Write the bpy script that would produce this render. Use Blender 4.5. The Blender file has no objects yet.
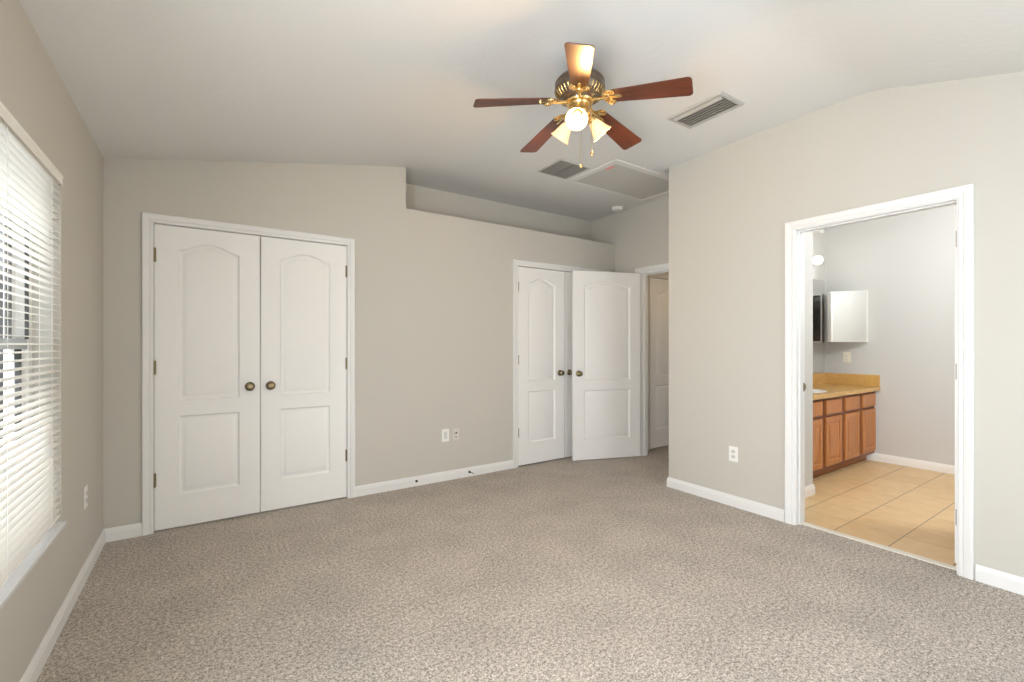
import bpy, bmesh, math, random
from mathutils import Vector, Matrix, noise as mnoise
random.seed(4)
PI = math.pi
R = math.radians
SC = bpy.context.scene
COL = SC.collection

# ------------------------------------------------------------------ camera, sky, lights, exposure
cam_d = bpy.data.cameras.new('camera')
cam_d.sensor_width = 36.0
cam_d.lens = 457.6 / 1024 * 36.0
cam_d.shift_y = 4.1 / 1024
cam_d.clip_start = 0.02
cam = bpy.data.objects.new('camera', cam_d)
cam.location = (0, 0, 1.2385)
cam.rotation_euler = (R(90), 0, R(-33.947))
COL.objects.link(cam)
SC.camera = cam

SC.view_settings.view_transform = 'Standard'
SC.view_settings.look = 'None'
SC.view_settings.gamma = 1.0
SC.view_settings.use_curve_mapping = False
SC.view_settings.exposure = -0.26
SC.cycles.max_bounces = 10
SC.cycles.diffuse_bounces = 6
SC.cycles.glossy_bounces = 5
SC.cycles.transmission_bounces = 6
SC.cycles.sample_clamp_indirect = 6.0
SC.cycles.use_denoising = True
SC.cycles.caustics_reflective = False

world = bpy.data.worlds.new('sky')
SC.world = world
world.use_nodes = True
wn = world.node_tree.nodes
wn['Background'].inputs[0].default_value = (0.93, 0.97, 1.0, 1)
wn['Background'].inputs[1].default_value = 0.6


def area(name, loc, direction, sx, sy, power, color):
    d = bpy.data.lights.new(name, 'AREA')
    d.shape = 'RECTANGLE'
    d.size, d.size_y = sx, sy
    d.energy = power
    d.color = color
    o = bpy.data.objects.new(name, d)
    o.location = loc
    o.rotation_euler = Vector(direction).to_track_quat('-Z', 'Y').to_euler()
    COL.objects.link(o)
    return o


# daylight falling on the blinded window from the sky above it; added fill through unseen windows beside and behind the camera
area('daylight_blind_window', (-2.0, 2.05, 3.6), (1, 0, -1.25), 4.6, 1.6, 1650, (0.945, 1.0, 1.06))
area('added_side_daylight', (-0.74, 0.17, 1.22), (1, 0.0, 0.0), 1.0, 1.45, 148, (0.945, 1.0, 1.06))
area('added_near_daylight', (2.40, -0.98, 1.2), (-0.55, 1, 0.05), 1.5, 1.8, 38, (0.945, 1.0, 1.06))


# ------------------------------------------------------------------ materials
def new_mat(name):
    m = bpy.data.materials.new(name)
    m.use_nodes = True
    nt = m.node_tree
    return m, nt, nt.nodes['Principled BSDF']


def mat(name, col, rough=0.5, metal=0.0, spec=0.5, bump=None, var=None):
    """bump = (scale, strength, distance[, detail]); var = (scale, amount)"""
    m, nt, b = new_mat(name)
    b.inputs['Base Color'].default_value = (*col, 1)
    b.inputs['Roughness'].default_value = rough
    b.inputs['Metallic'].default_value = metal
    b.inputs['Specular IOR Level'].default_value = spec
    N, L = nt.nodes, nt.links
    geo = None
    if bump or var:
        geo = N.new('ShaderNodeTexCoord')
    if bump:
        t = N.new('ShaderNodeTexNoise')
        t.inputs['Scale'].default_value = bump[0]
        t.inputs['Detail'].default_value = bump[3] if len(bump) > 3 else 2
        bp = N.new('ShaderNodeBump')
        bp.inputs['Strength'].default_value = bump[1]
        bp.inputs['Distance'].default_value = bump[2]
        L.new(geo.outputs['Object'], t.inputs['Vector'])
        L.new(t.outputs['Fac'], bp.inputs['Height'])
        L.new(bp.outputs['Normal'], b.inputs['Normal'])
    if var:
        t = N.new('ShaderNodeTexNoise')
        t.inputs['Scale'].default_value = var[0]
        t.inputs['Detail'].default_value = 3
        r = N.new('ShaderNodeValToRGB')
        a = var[1]
        r.color_ramp.elements[0].position = 0.3
        r.color_ramp.elements[1].position = 0.7
        r.color_ramp.elements[0].color = (*[max(0, c * (1 - a)) for c in col], 1)
        r.color_ramp.elements[1].color = (*[min(1, c * (1 + a)) for c in col], 1)
        L.new(geo.outputs['Object'], t.inputs['Vector'])
        L.new(t.outputs['Fac'], r.inputs['Fac'])
        L.new(r.outputs['Color'], b.inputs['Base Color'])
    return m


M = {}
M['wall'] = mat('greige_wall_paint', (0.514, 0.495, 0.446), 0.7, spec=0.3, bump=(170, 0.25, 0.001))
M['bath_wall'] = mat('bathroom_wall_paint', (0.56, 0.56, 0.545), 0.7, spec=0.3, bump=(170, 0.2, 0.001))
M['ceiling'] = mat('ceiling_knockdown', (0.68, 0.675, 0.655), 0.85, spec=0.2, bump=(26, 0.35, 0.004, 4))
M['trim'] = mat('white_trim_paint', (0.725, 0.722, 0.708), 0.38, spec=0.45)
M['door'] = mat('white_door_paint', (0.79, 0.785, 0.768), 0.40, spec=0.45, bump=(60, 0.06, 0.001))
M['vinyl'] = mat('white_vinyl', (0.80, 0.79, 0.76), 0.4)
M['slat'] = mat('blind_slat_white', (0.86, 0.845, 0.80), 0.42)
M['gasket'] = mat('dark_gasket', (0.06, 0.06, 0.055), 0.6)
M['sash_grey'] = mat('grey_sash_rail', (0.42, 0.44, 0.45), 0.5)
M['sill'] = mat('white_marble_sill', (0.80, 0.82, 0.84), 0.18, var=(7, 0.04))
M['brass'] = mat('antique_brass', (0.25, 0.20, 0.115), 0.28, metal=1.0)
M['hinge_dark'] = mat('dark_bronze_hinge', (0.10, 0.085, 0.06), 0.45, metal=0.6)
M['hinge'] = mat('aged_hinge_brass', (0.23, 0.19, 0.12), 0.38, metal=1.0)
M['fan_brass'] = mat('polished_brass', (0.72, 0.52, 0.235), 0.26, metal=1.0)
M['fan_bronze'] = mat('weathered_bronze', (0.20, 0.155, 0.115), 0.33, metal=0.85, var=(40, 0.25))
M['plate'] = mat('white_plastic_plate', (0.80, 0.79, 0.75), 0.35)
M['jack_plate'] = mat('beige_plastic_plate', (0.60, 0.58, 0.53), 0.35)
M['plate_grey'] = mat('grey_plastic_insert', (0.60, 0.59, 0.58), 0.4)
M['slot_grey'] = mat('socket_slot', (0.16, 0.155, 0.15), 0.6)
M['almond'] = mat('almond_plastic', (0.78, 0.73, 0.60), 0.35)
M['black'] = mat('black_slot', (0.015, 0.015, 0.015), 0.5)
M['vent_paint'] = mat('vent_paint', (0.44, 0.43, 0.405), 0.45)
M['vent_dark'] = mat('vent_dark', (0.20, 0.19, 0.175), 0.8)
M['return_blade'] = mat('return_grille_blade', (0.21, 0.20, 0.185), 0.55)
M['hatch'] = mat('hatch_panel', (0.53, 0.515, 0.48), 0.85, bump=(45, 0.5, 0.004, 4))
M['hatch_frame'] = mat('hatch_frame_paint', (0.68, 0.665, 0.635), 0.6)
M['cab_grey'] = mat('cabinet_inside_grey', (0.14, 0.14, 0.13), 0.5)
M['red'] = mat('painted_red_glare', (0.85, 0.30, 0.28), 0.6)
M['mirror'] = mat('mirror_glass', (0.90, 0.90, 0.885), 0.015, metal=1.0)
M['chrome'] = mat('chrome', (0.75, 0.75, 0.75), 0.12, metal=1.0)
M['bath_trim'] = mat('bathroom_trim_paint', (0.80, 0.79, 0.77), 0.35)
M['threshold'] = mat('pale_threshold', (0.74, 0.71, 0.64), 0.3)

# glass
g, nt, b = new_mat('clear_glass')
b.inputs['Base Color'].default_value = (1, 1, 1, 1)
b.inputs['Roughness'].default_value = 0.0
b.inputs['Transmission Weight'].default_value = 1.0
b.inputs['IOR'].default_value = 1.01
M['glass'] = g


def carpet():
    m, nt, b = new_mat('greige_cut_pile_carpet')
    N, L = nt.nodes, nt.links
    tc = N.new('ShaderNodeTexCoord')
    fine = N.new('ShaderNodeTexNoise')
    fine.inputs['Scale'].default_value = 150
    fine.inputs['Detail'].default_value = 5
    fine.inputs['Roughness'].default_value = 0.85
    lump = N.new('ShaderNodeTexNoise')
    lump.inputs['Scale'].default_value = 3.2
    lump.inputs['Detail'].default_value = 4
    L.new(tc.outputs['Object'], fine.inputs['Vector'])
    L.new(tc.outputs['Object'], lump.inputs['Vector'])
    r = N.new('ShaderNodeValToRGB')
    e = r.color_ramp.elements
    e[0].position, e[1].position = 0.415, 0.585
    e[0].color = (0.105, 0.085, 0.067, 1)
    e[1].color = (0.780, 0.715, 0.640, 1)
    mid = e.new(0.5)
    mid.color = (0.420, 0.376, 0.325, 1)
    coarse = N.new('ShaderNodeTexNoise')
    coarse.inputs['Scale'].default_value = 62
    coarse.inputs['Detail'].default_value = 2
    L.new(tc.outputs['Object'], coarse.inputs['Vector'])
    mxf = N.new('ShaderNodeMix')
    mxf.inputs[0].default_value = 0.20
    L.new(fine.outputs['Fac'], mxf.inputs[2])
    L.new(coarse.outputs['Fac'], mxf.inputs[3])
    L.new(mxf.outputs[0], r.inputs['Fac'])
    r2 = N.new('ShaderNodeValToRGB')
    r2.color_ramp.elements[0].position, r2.color_ramp.elements[1].position = 0.35, 0.65
    r2.color_ramp.elements[0].color = (0.90, 0.90, 0.90, 1)
    r2.color_ramp.elements[1].color = (1.06, 1.06, 1.06, 1)
    L.new(lump.outputs['Fac'], r2.inputs['Fac'])
    mx = N.new('ShaderNodeMix')
    mx.data_type = 'RGBA'
    mx.blend_type = 'MULTIPLY'
    mx.inputs[0].default_value = 1.0
    L.new(r.outputs['Color'], mx.inputs[6])
    L.new(r2.outputs['Color'], mx.inputs[7])
    L.new(mx.outputs[2], b.inputs['Base Color'])
    b.inputs['Roughness'].default_value = 0.95
    b.inputs['Specular IOR Level'].default_value = 0.1
    b.inputs['Sheen Weight'].default_value = 0.15
    bp = N.new('ShaderNodeBump')
    bp.inputs['Strength'].default_value = 0.9
    bp.inputs['Distance'].default_value = 0.006
    L.new(fine.outputs['Fac'], bp.inputs['Height'])
    L.new(bp.outputs['Normal'], b.inputs['Normal'])
    return m


M['carpet'] = carpet()


def tile():
    """12-inch beige tiles; the joints running into the room are painted darker, as if in shade."""
    m, nt, b = new_mat('beige_ceramic_tile')
    N, L = nt.nodes, nt.links
    tc = N.new('ShaderNodeTexCoord')
    sp = N.new('ShaderNodeSeparateXYZ')
    L.new(tc.outputs['Object'], sp.inputs[0])

    def joint(sock, off, width):
        a = N.new('ShaderNodeMath'); a.operation = 'SUBTRACT'
        L.new(sock, a.inputs[0]); a.inputs[1].default_value = off
        d = N.new('ShaderNodeMath'); d.operation = 'DIVIDE'
        L.new(a.outputs[0], d.inputs[0]); d.inputs[1].default_value = 0.295
        f = N.new('ShaderNodeMath'); f.operation = 'FRACT'
        L.new(d.outputs[0], f.inputs[0])
        c = N.new('ShaderNodeMath'); c.operation = 'LESS_THAN'
        L.new(f.outputs[0], c.inputs[0]); c.inputs[1].default_value = width / 0.295
        fl = N.new('ShaderNodeMath'); fl.operation = 'FLOOR'
        L.new(d.outputs[0], fl.inputs[0])
        return c.outputs[0], fl.outputs[0]
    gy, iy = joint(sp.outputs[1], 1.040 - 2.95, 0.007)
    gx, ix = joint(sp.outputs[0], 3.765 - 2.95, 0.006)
    cb = N.new('ShaderNodeCombineXYZ')
    L.new(ix, cb.inputs[0]); L.new(iy, cb.inputs[1])
    wn_ = N.new('ShaderNodeTexWhiteNoise')
    wn_.noise_dimensions = '2D'
    L.new(cb.outputs[0], wn_.inputs['Vector'])
    ns = N.new('ShaderNodeTexNoise')
    ns.inputs['Scale'].default_value = 9
    ns.inputs['Detail'].default_value = 5
    L.new(tc.outputs['Object'], ns.inputs['Vector'])
    ad = N.new('ShaderNodeMath'); ad.operation = 'MULTIPLY_ADD'
    L.new(wn_.outputs['Value'], ad.inputs[0]); ad.inputs[1].default_value = 0.3
    L.new(ns.outputs['Fac'], ad.inputs[2])
    r = N.new('ShaderNodeValToRGB')
    r.color_ramp.elements[0].position, r.color_ramp.elements[1].position = 0.35, 0.95
    r.color_ramp.elements[0].color = (0.60, 0.405, 0.195, 1)
    r.color_ramp.elements[1].color = (0.70, 0.51, 0.285, 1)
    L.new(ad.outputs[0], r.inputs['Fac'])
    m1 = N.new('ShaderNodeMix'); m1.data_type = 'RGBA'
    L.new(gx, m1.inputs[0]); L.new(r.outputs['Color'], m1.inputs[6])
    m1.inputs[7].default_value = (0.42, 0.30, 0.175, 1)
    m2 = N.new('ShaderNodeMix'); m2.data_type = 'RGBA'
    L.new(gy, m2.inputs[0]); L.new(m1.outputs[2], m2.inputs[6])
    m2.inputs[7].default_value = (0.27, 0.185, 0.105, 1)  # shade of these joints put into their colour
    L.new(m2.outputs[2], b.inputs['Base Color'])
    b.inputs['Roughness'].default_value = 0.38
    return m


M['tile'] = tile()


def wood(name, c0, c1, rough, axis=0, scale=1.0, coat=0.0):
    m, nt, b = new_mat(name)
    N, L = nt.nodes, nt.links
    tc = N.new('ShaderNodeTexCoord')
    mp = N.new('ShaderNodeMapping')
    s = [42.0 * scale] * 3
    s[axis] = 2.6 * scale
    mp.inputs['Scale'].default_value = s
    L.new(tc.outputs['Object'], mp.inputs[0])
    t = N.new('ShaderNodeTexNoise')
    t.inputs['Scale'].default_value = 1.6
    t.inputs['Detail'].default_value = 5
    t.inputs['Distortion'].default_value = 0.6
    L.new(mp.outputs[0], t.inputs['Vector'])
    r = N.new('ShaderNodeValToRGB')
    r.color_ramp.elements[0].position, r.color_ramp.elements[1].position = 0.3, 0.7
    r.color_ramp.elements[0].color = (*c0, 1)
    r.color_ramp.elements[1].color = (*c1, 1)
    L.new(t.outputs['Fac'], r.inputs['Fac'])
    L.new(r.outputs['Color'], b.inputs['Base Color'])
    b.inputs['Roughness'].default_value = rough
    b.inputs['Coat Weight'].default_value = coat
    b.inputs['Coat Roughness'].default_value = 0.15
    return m


M['blade'] = wood('mahogany_fan_blade', (0.060, 0.014, 0.006), (0.150, 0.038, 0.014), 0.36, 0, coat=0.2)
M['oak'] = wood('honey_oak', (0.33, 0.118, 0.030), (0.50, 0.205, 0.060), 0.36, 2)
M['oak_frame'] = wood('dark_oak_frame', (0.13, 0.038, 0.014), (0.21, 0.065, 0.023), 0.4, 2)
M['oak_toe'] = wood('oak_toe_board', (0.25, 0.085, 0.026), (0.36, 0.13, 0.042), 0.45, 0)
M['counter'] = mat('tan_stone_counter', (0.54, 0.325, 0.105), 0.22, var=(40, 0.10))
M['counter_top'] = M['counter']


def shade_glass():
    """lit frosted glass: the lamp's own glow plus the light it lets through"""
    m, nt, b = new_mat('lit_frosted_shade')
    N, L = nt.nodes, nt.links
    b.inputs['Base Color'].default_value = (0.95, 0.88, 0.74, 1)
    b.inputs['Roughness'].default_value = 0.35
    b.inputs['Emission Color'].default_value = (1.0, 0.70, 0.36, 1)
    b.inputs['Emission Strength'].default_value = 0.45
    tr = N.new('ShaderNodeBsdfTranslucent')
    tr.inputs[0].default_value = (0.98, 0.80, 0.52, 1)
    mx = N.new('ShaderNodeMixShader')
    mx.inputs[0].default_value = 0.5
    L.new(b.outputs[0], mx.inputs[1])
    L.new(tr.outputs[0], mx.inputs[2])
    L.new(mx.outputs[0], N['Material Output'].inputs[0])
    return m


M['shade'] = shade_glass()


def glow(name, col, s):
    m, nt, b = new_mat(name)
    b.inputs['Base Color'].default_value = (1, 1, 1, 1)
    b.inputs['Emission Color'].default_value = (*col, 1)
    b.inputs['Emission Strength'].default_value = s
    return m


M['bulb'] = glow('lit_bulb', (1.0, 0.80, 0.48), 3.0)
M['vanity_globe'] = glow('lit_vanity_globe', (1.0, 0.94, 0.84), 5.0)


# ------------------------------------------------------------------ mesh helpers
def BM():
    return bmesh.new()


def bx(bm, x0, x1, y0, y1, z0, z1):
    v = [bm.verts.new(p) for p in ((x0, y0, z0), (x1, y0, z0), (x1, y1, z0), (x0, y1, z0),
                                   (x0, y0, z1), (x1, y0, z1), (x1, y1, z1), (x0, y1, z1))]
    for f in ((0, 3, 2, 1), (4, 5, 6, 7), (0, 1, 5, 4), (1, 2, 6, 5), (2, 3, 7, 6), (3, 0, 4, 7)):
        bm.faces.new([v[i] for i in f])
    return v


def lathe(bm, prof, mtx=None, seg=28, a0=0.0):
    """prof: list of (r, z) revolved round local z; r = 0 closes to a point."""
    rings = []
    for r, z in prof:
        if r < 1e-6:
            rings.append([bm.verts.new((0, 0, z))])
        else:
            rings.append([bm.verts.new((r * math.cos(a0 + 2 * PI * k / seg), r * math.sin(a0 + 2 * PI * k / seg), z)) for k in range(seg)])
    for a, b in zip(rings, rings[1:]):
        for k in range(seg):
            k2 = (k + 1) % seg
            if len(a) == 1 and len(b) == 1:
                continue
            if len(a) == 1:
                bm.faces.new((a[0], b[k2], b[k]))
            elif len(b) == 1:
                bm.faces.new((a[k], a[k2], b[0]))
            else:
                bm.faces.new((a[k], a[k2], b[k2], b[k]))
    if mtx is not None:
        bmesh.ops.transform(bm, matrix=mtx, verts=[v for r in rings for v in r])
    return [v for r in rings for v in r]


def tube(bm, pts, rad, seg=8, cap=True):
    pts = [Vector(p) for p in pts]
    rings = []
    for i, p in enumerate(pts):
        a = pts[max(0, i - 1)]
        c = pts[min(len(pts) - 1, i + 1)]
        t = (c - a).normalized()
        u = t.orthogonal().normalized() if i == 0 else (rings_u - t * rings_u.dot(t)).normalized()
        rings_u = u
        w = t.cross(u)
        r = rad[i] if isinstance(rad, (list, tuple)) else rad
        rings.append([bm.verts.new(p + u * (r * math.cos(2 * PI * k / seg)) + w * (r * math.sin(2 * PI * k / seg))) for k in range(seg)])
    for a, c in zip(rings, rings[1:]):
        for k in range(seg):
            bm.faces.new((a[k], a[(k + 1) % seg], c[(k + 1) % seg], c[k]))
    if cap:
        bm.faces.new(rings[0][::-1])
        bm.faces.new(rings[-1])


def prism(bm, poly, z0, z1, mtx=None):
    a = [bm.verts.new((x, y, z0)) for x, y in poly]
    b = [bm.verts.new((x, y, z1)) for x, y in poly]
    n = len(poly)
    bm.faces.new(a[::-1])
    bm.faces.new(b)
    for i in range(n):
        bm.faces.new((a[i], a[(i + 1) % n], b[(i + 1) % n], b[i]))
    if mtx is not None:
        bmesh.ops.transform(bm, matrix=mtx, verts=a + b)


def link(name, bm, m, parent=None, smooth=False, bevel=0.0, loc=None, rot=None):
    bmesh.ops.recalc_face_normals(bm, faces=bm.faces[:])
    me = bpy.data.meshes.new(name)
    bm.to_mesh(me)
    bm.free()
    for mm in (m if isinstance(m, (list, tuple)) else [m]):
        me.materials.append(mm)
    if smooth:
        for p in me.polygons:
            p.use_smooth = True
        try:
            me.set_sharp_from_angle(angle=R(smooth if smooth is not True else 40))
        except Exception:
            pass
    o = bpy.data.objects.new(name, me)
    COL.objects.link(o)
    if parent:
        o.parent = parent
    if loc:
        o.location = loc
    if rot:
        o.rotation_euler = rot
    if bevel:
        md = o.modifiers.new('edge', 'BEVEL')
        md.width = bevel
        md.segments = 2
        md.limit_method = 'ANGLE'
    return o


def tag(o, label=None, cat=None, group=None, kind=None):
    if label: o['label'] = label
    if cat: o['category'] = cat
    if group: o['group'] = group
    if kind: o['kind'] = kind
    return o


def empty(name, loc, label, cat, rz=0.0, group=None, kind=None):
    o = bpy.data.objects.new(name, None)
    o.empty_display_size = 0.05
    o.location = loc
    o.rotation_euler = (0, 0, rz)
    COL.objects.link(o)
    return tag(o, label, cat, group, kind)


def struct(name, bm, m, label, cat, **k):
    return tag(link(name, bm, m, **k), label, cat, None, 'structure')


# ------------------------------------------------------------------ the room's planes
XL, XR, XE = -0.525, 3.3765, 4.04        # window wall, bathroom wall, entry wall
YN, YW, YC, YR = -0.48, 3.817, 2.558, 4.222   # wall behind camera, closet wall, outer corner, back of the plant shelf
TW = 0.12
XRB = XR + TW                             # bathroom face of the bathroom wall
XB, YM, YS = 5.965, 2.371, 1.76           # bathroom end wall, mirror wall, stub wall face
ZC = 2.795


def fix(bm):
    bm.verts.ensure_lookup_table()
    bm.verts.index_update()


def wall(name, label, along, p0, p1, a0, a1, z0, z1, holes, m):
    bm = BM()
    A = sorted({a0, a1, *[h[0] for h in holes], *[h[1] for h in holes]})
    Z = sorted({z0, z1, *[h[2] for h in holes], *[h[3] for h in holes]})
    for i in range(len(A) - 1):
        for j in range(len(Z) - 1):
            ca, cz = (A[i] + A[i + 1]) / 2, (Z[j] + Z[j + 1]) / 2
            if any(h[0] < ca < h[1] and h[2] < cz < h[3] for h in holes):
                continue
            if along == 'x':
                bx(bm, A[i], A[i + 1], p0, p1, Z[j], Z[j + 1])
            else:
                bx(bm, p0, p1, A[i], A[i + 1], Z[j], Z[j + 1])
    bmesh.ops.remove_doubles(bm, verts=bm.verts[:], dist=1e-5)
    fix(bm)
    seen = {}
    for f in bm.faces[:]:
        k = tuple(sorted(v.index for v in f.verts))
        seen.setdefault(k, []).append(f)
    kill = [f for fs in seen.values() if len(fs) > 1 for f in fs]
    if kill:
        bmesh.ops.delete(bm, geom=kill, context='FACES')
    return struct(name, bm, m, label, 'wall')


# floor
bm = BM()
bx(bm, XL - 0.16, 3.44, YN - 0.12, 4.4, -0.12, 0.0)
bx(bm, 3.44, 5.4, 2.47, 4.4, -0.12, 0.0)
struct('floor', bm, M['carpet'], 'greige cut-pile carpet across the bedroom floor', 'floor')
bm = BM()
bx(bm, 3.44, XB + 0.1, -1.7, 2.47, -0.12, -0.002)
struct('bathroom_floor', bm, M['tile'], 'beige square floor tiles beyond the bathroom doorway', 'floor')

# openings
C1 = (-0.276, 0.962)          # first closet
C2 = (2.640, 3.878)           # second closet
DT = 2.045                    # head of every opening
BO = (0.692, 1.534)           # bathroom doorway
EO = (2.640, 3.445)           # entry doorway
WIN = (0.93, 2.795, 0.455, 1.985)
WIN2 = (-0.38, 0.72, 0.455, 1.985)
NWIN = (0.50, 3.20, 0.10, 2.12)

wall('wall_left', 'greige wall with the blinded window', 'y', XL - 0.17, XL, YN - 0.12, YW, 0, 2.6, [WIN, WIN2], M['wall'])
wall('wall_near', 'wall behind the camera', 'x', YN - 0.12, YN, XL, 3.44, 0, 2.9, [NWIN], M['wall'])
wall('wall_far', 'greige wall with both white double closet doors', 'x', YW, YW + 0.115, XL - 0.17, 1.458, 0, 2.95, [(C1[0], C1[1], -1, DT)], M['wall'])
wall('wall_far', 'lower part of closet wall under the open plant shelf', 'x', YW, YW + 0.115, 1.458, XE, 0, 2.428, [(C2[0], C2[1], -1, DT)], M['wall'])
wall('wall_recess', 'wall at the back of the plant shelf recess above the closet', 'x', YR, YR + 0.1, 1.34, XE + 0.12, 2.35, 2.95, [], M['wall'])
bm = BM()
bx(bm, 1.40, 1.458, YW + 0.115, YR, 2.42, 2.95)
struct('wall_recess_side', bm, M['wall'], 'short end wall of the plant shelf recess', 'wall')
bm = BM()
bx(bm, 1.40, XE, YW + 0.115, YR, 2.36, 2.428)
struct('plant_shelf_slab', bm, mat('darkened_shelf_board', (0.20, 0.175, 0.14), 0.9), 'flat top of the plant shelf above the closet', 'shelf')  # unseen top coloured dark to cut light bounced into the recess
bm = BM()
bx(bm, XL - 0.17, XE, 4.40, 4.5, -0.1, 2.6)
struct('closet_back_wall', bm, M['wall'], 'back wall inside the closets', 'wall')
bm = BM()
bx(bm, 1.40, 1.46, YW + 0.115, 4.40, 0, 2.36)
struct('closet_side_wall', bm, M['wall'], 'partition between the two closets', 'wall')
bm = BM()
bx(bm, XL - 0.17, 1.40, YW + 0.115, 4.40, 2.36, 2.44)
struct('closet_ceiling', bm, M['wall'], 'ceiling inside the first closet', 'ceiling')
wall('wall_right', 'pale greige wall with the bathroom doorway', 'y', XR, XRB, YN - 0.12, YC, 0, 2.95, [(BO[0], BO[1], -1, DT)], M['wall'])
wall('wall_entry', 'greige wall around the bedroom entry doorway', 'y', XE, XE + TW, YM, 4.5, 0, 2.95, [(EO[0], EO[1], -1, DT)], M['wall'])
# between bedroom corner / entry niche and bathroom
bm = BM()
bx(bm, XRB, XE + 1.4, YM + 0.02, YC, 0, 2.95)
struct('niche_wall', bm, M['wall'], 'wall of the entry niche behind the outer corner', 'wall')

# ceiling: one plastered sheet, two shallow slopes easing into a flat
def smin(a, b, k=0.035):
    h = max(0.0, k - abs(a - b)) / k
    return min(a, b) - h * h * k * 0.25


def ceil_z(x, y):
    z1 = 2.418 + 0.1875 * (x - XL)
    z2 = 2.42 + 0.312 * (y + 0.10)
    return smin(smin(z1, z2, 0.05), ZC, 0.035)


def spread(knots, step):
    out = [knots[0]]
    for p, q in zip(knots, knots[1:]):
        n = max(1, round((q - p) / step))
        out += [p + (q - p) * i / n for i in range(1, n + 1)]
    return out


bm = BM()
gx = spread([XL - 0.1, XR + 0.06, XE + 0.06], 0.045)
gy = spread([YN - 0.08, YC + 0.06, YR + 0.06], 0.045)
gv = {}
for i, x in enumerate(gx):
    for j, y in enumerate(gy):
        gv[i, j] = bm.verts.new((x, y, ceil_z(x, y)))
for i in range(len(gx) - 1):
    for j in range(len(gy) - 1):
        if gx[i] > XR + 0.05 and gy[j] < YC + 0.05:
            continue
        bm.faces.new((gv[i, j], gv[i, j + 1], gv[i + 1, j + 1], gv[i + 1, j]))
bmesh.ops.delete(bm, geom=[v for v in bm.verts if not v.link_faces], context='VERTS')
ce = struct('ceiling', bm, M['ceiling'], 'off-white textured ceiling sloping up to a flat', 'ceiling', smooth=60)
for p in ce.data.polygons:
    p.use_smooth = True
if ce.data.polygons[0].normal.z > 0:
    ce.data.flip_normals()
md = ce.modifiers.new('thickness', 'SOLIDIFY')
md.thickness = 0.06
md.offset = -1.0

# hall beyond the entry doorway
bm = BM()
bx(bm, XE + TW, 5.5, 2.2, 4.5, 2.44, 2.52)
struct('hall_ceiling', bm, M['ceiling'], 'hallway ceiling beyond the entry doorway', 'ceiling')
YH = 3.565
wall('hall_side_wall', 'hallway wall holding the far panelled door', 'x', YH, YH + 0.1, XE + TW, 5.5, 0, 2.5, [(4.345, 5.125, -1, DT)], M['wall'])
bm = BM()
bx(bm, 5.4, 5.5, 2.4, 4.5, 0, 2.5)
struct('hall_end_wall', bm, M['wall'], 'end wall of the hallway', 'wall')
bm = BM()
bx(bm, 4.3, 5.2, YH + 0.12, YH + 0.2, 0, 2.2)
struct('hall_closet_wall', bm, M['wall'], 'wall behind the hallway door', 'wall')

# bathroom shell
bm = BM()
bx(bm, XB, XB + 0.1, -1.7, YM + 0.2, -0.1, 2.95)
struct('bathroom_end_wall', bm, M['bath_wall'], 'pale grey bathroom wall with medicine cabinet', 'wall')
bm = BM()
bx(bm, 4.2, XB, YM, YM + 0.02, 0, 2.95)
struct('bathroom_mirror_wall', bm, M['bath_wall'], 'bathroom wall behind the vanity mirror', 'wall')
bm = BM()
bx(bm, XRB, 4.2, YS, YM + 0.02, 0, 2.95)
struct('bathroom_stub_wall', bm, M['bath_wall'], 'short bathroom wall ending beside the vanity', 'wall')
wall('bathroom_back_wall', 'plain bathroom wall opposite the vanity', 'x', -1.7, -1.6, XRB - 0.06, XB + 0.1, 0, 2.95, [], M['bath_wall'])
bm = BM()
bx(bm, XRB, XRB + 0.006, -1.6, BO[0] - 0.075, 0, 2.95)
bx(bm, XRB, XRB + 0.006, BO[1] + 0.075, YS, 0, 2.95)
bx(bm, XRB, XRB + 0.006, BO[0] - 0.075, BO[1] + 0.075, 2.12, 2.95)
struct('bathroom_door_wall', bm, M['bath_wall'], 'bathroom side of the doorway wall', 'wall')
bm = BM()
bx(bm, XRB, XB, -1.6, YM, 2.80, 2.9)
struct('bathroom_ceiling', bm, M['ceiling'], 'white bathroom ceiling', 'ceiling')
bm = BM()
bx(bm, XR + 0.05, XR + 0.105, BO[0] + 0.018, BO[1] - 0.018, -0.05, 0.004)
struct('trim_threshold', bm, M['threshold'], 'pale strip where carpet meets bathroom tile', 'threshold', bevel=0.002)

# ------------------------------------------------------------------ baseboards
BH, BT = 0.084, 0.013
BPROF = [(0, 0), (BT, 0), (BT, 0.058), (BT - 0.003, 0.062), (BT - 0.003, 0.068), (BT - 0.006, 0.078), (0.004, BH), (0, BH)]


def baseboard(name, p, q, out, label, m=None, e0=0.0, e1=0.0):
    """straight run from p to q (floor points), standing out towards 'out'; e0/e1 lengthen it at the ends (mitred outer corners)"""
    bm = BM()
    p, q, o = Vector((*p, 0)), Vector((*q, 0)), Vector((*out, 0))
    t = (q - p).normalized()
    a = [bm.verts.new(p - t * (e0 * d / BT) + o * d + Vector((0, 0, z))) for d, z in BPROF]
    b = [bm.verts.new(q + t * (e1 * d / BT) + o * d + Vector((0, 0, z))) for d, z in BPROF]
    n = len(BPROF)
    bm.faces.new(a[::-1]); bm.faces.new(b)
    for i in range(n):
        bm.faces.new((a[i], a[(i + 1) % n], b[(i + 1) % n], b[i]))
    return struct(name, bm, m or M['trim'], label, 'baseboard')


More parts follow.
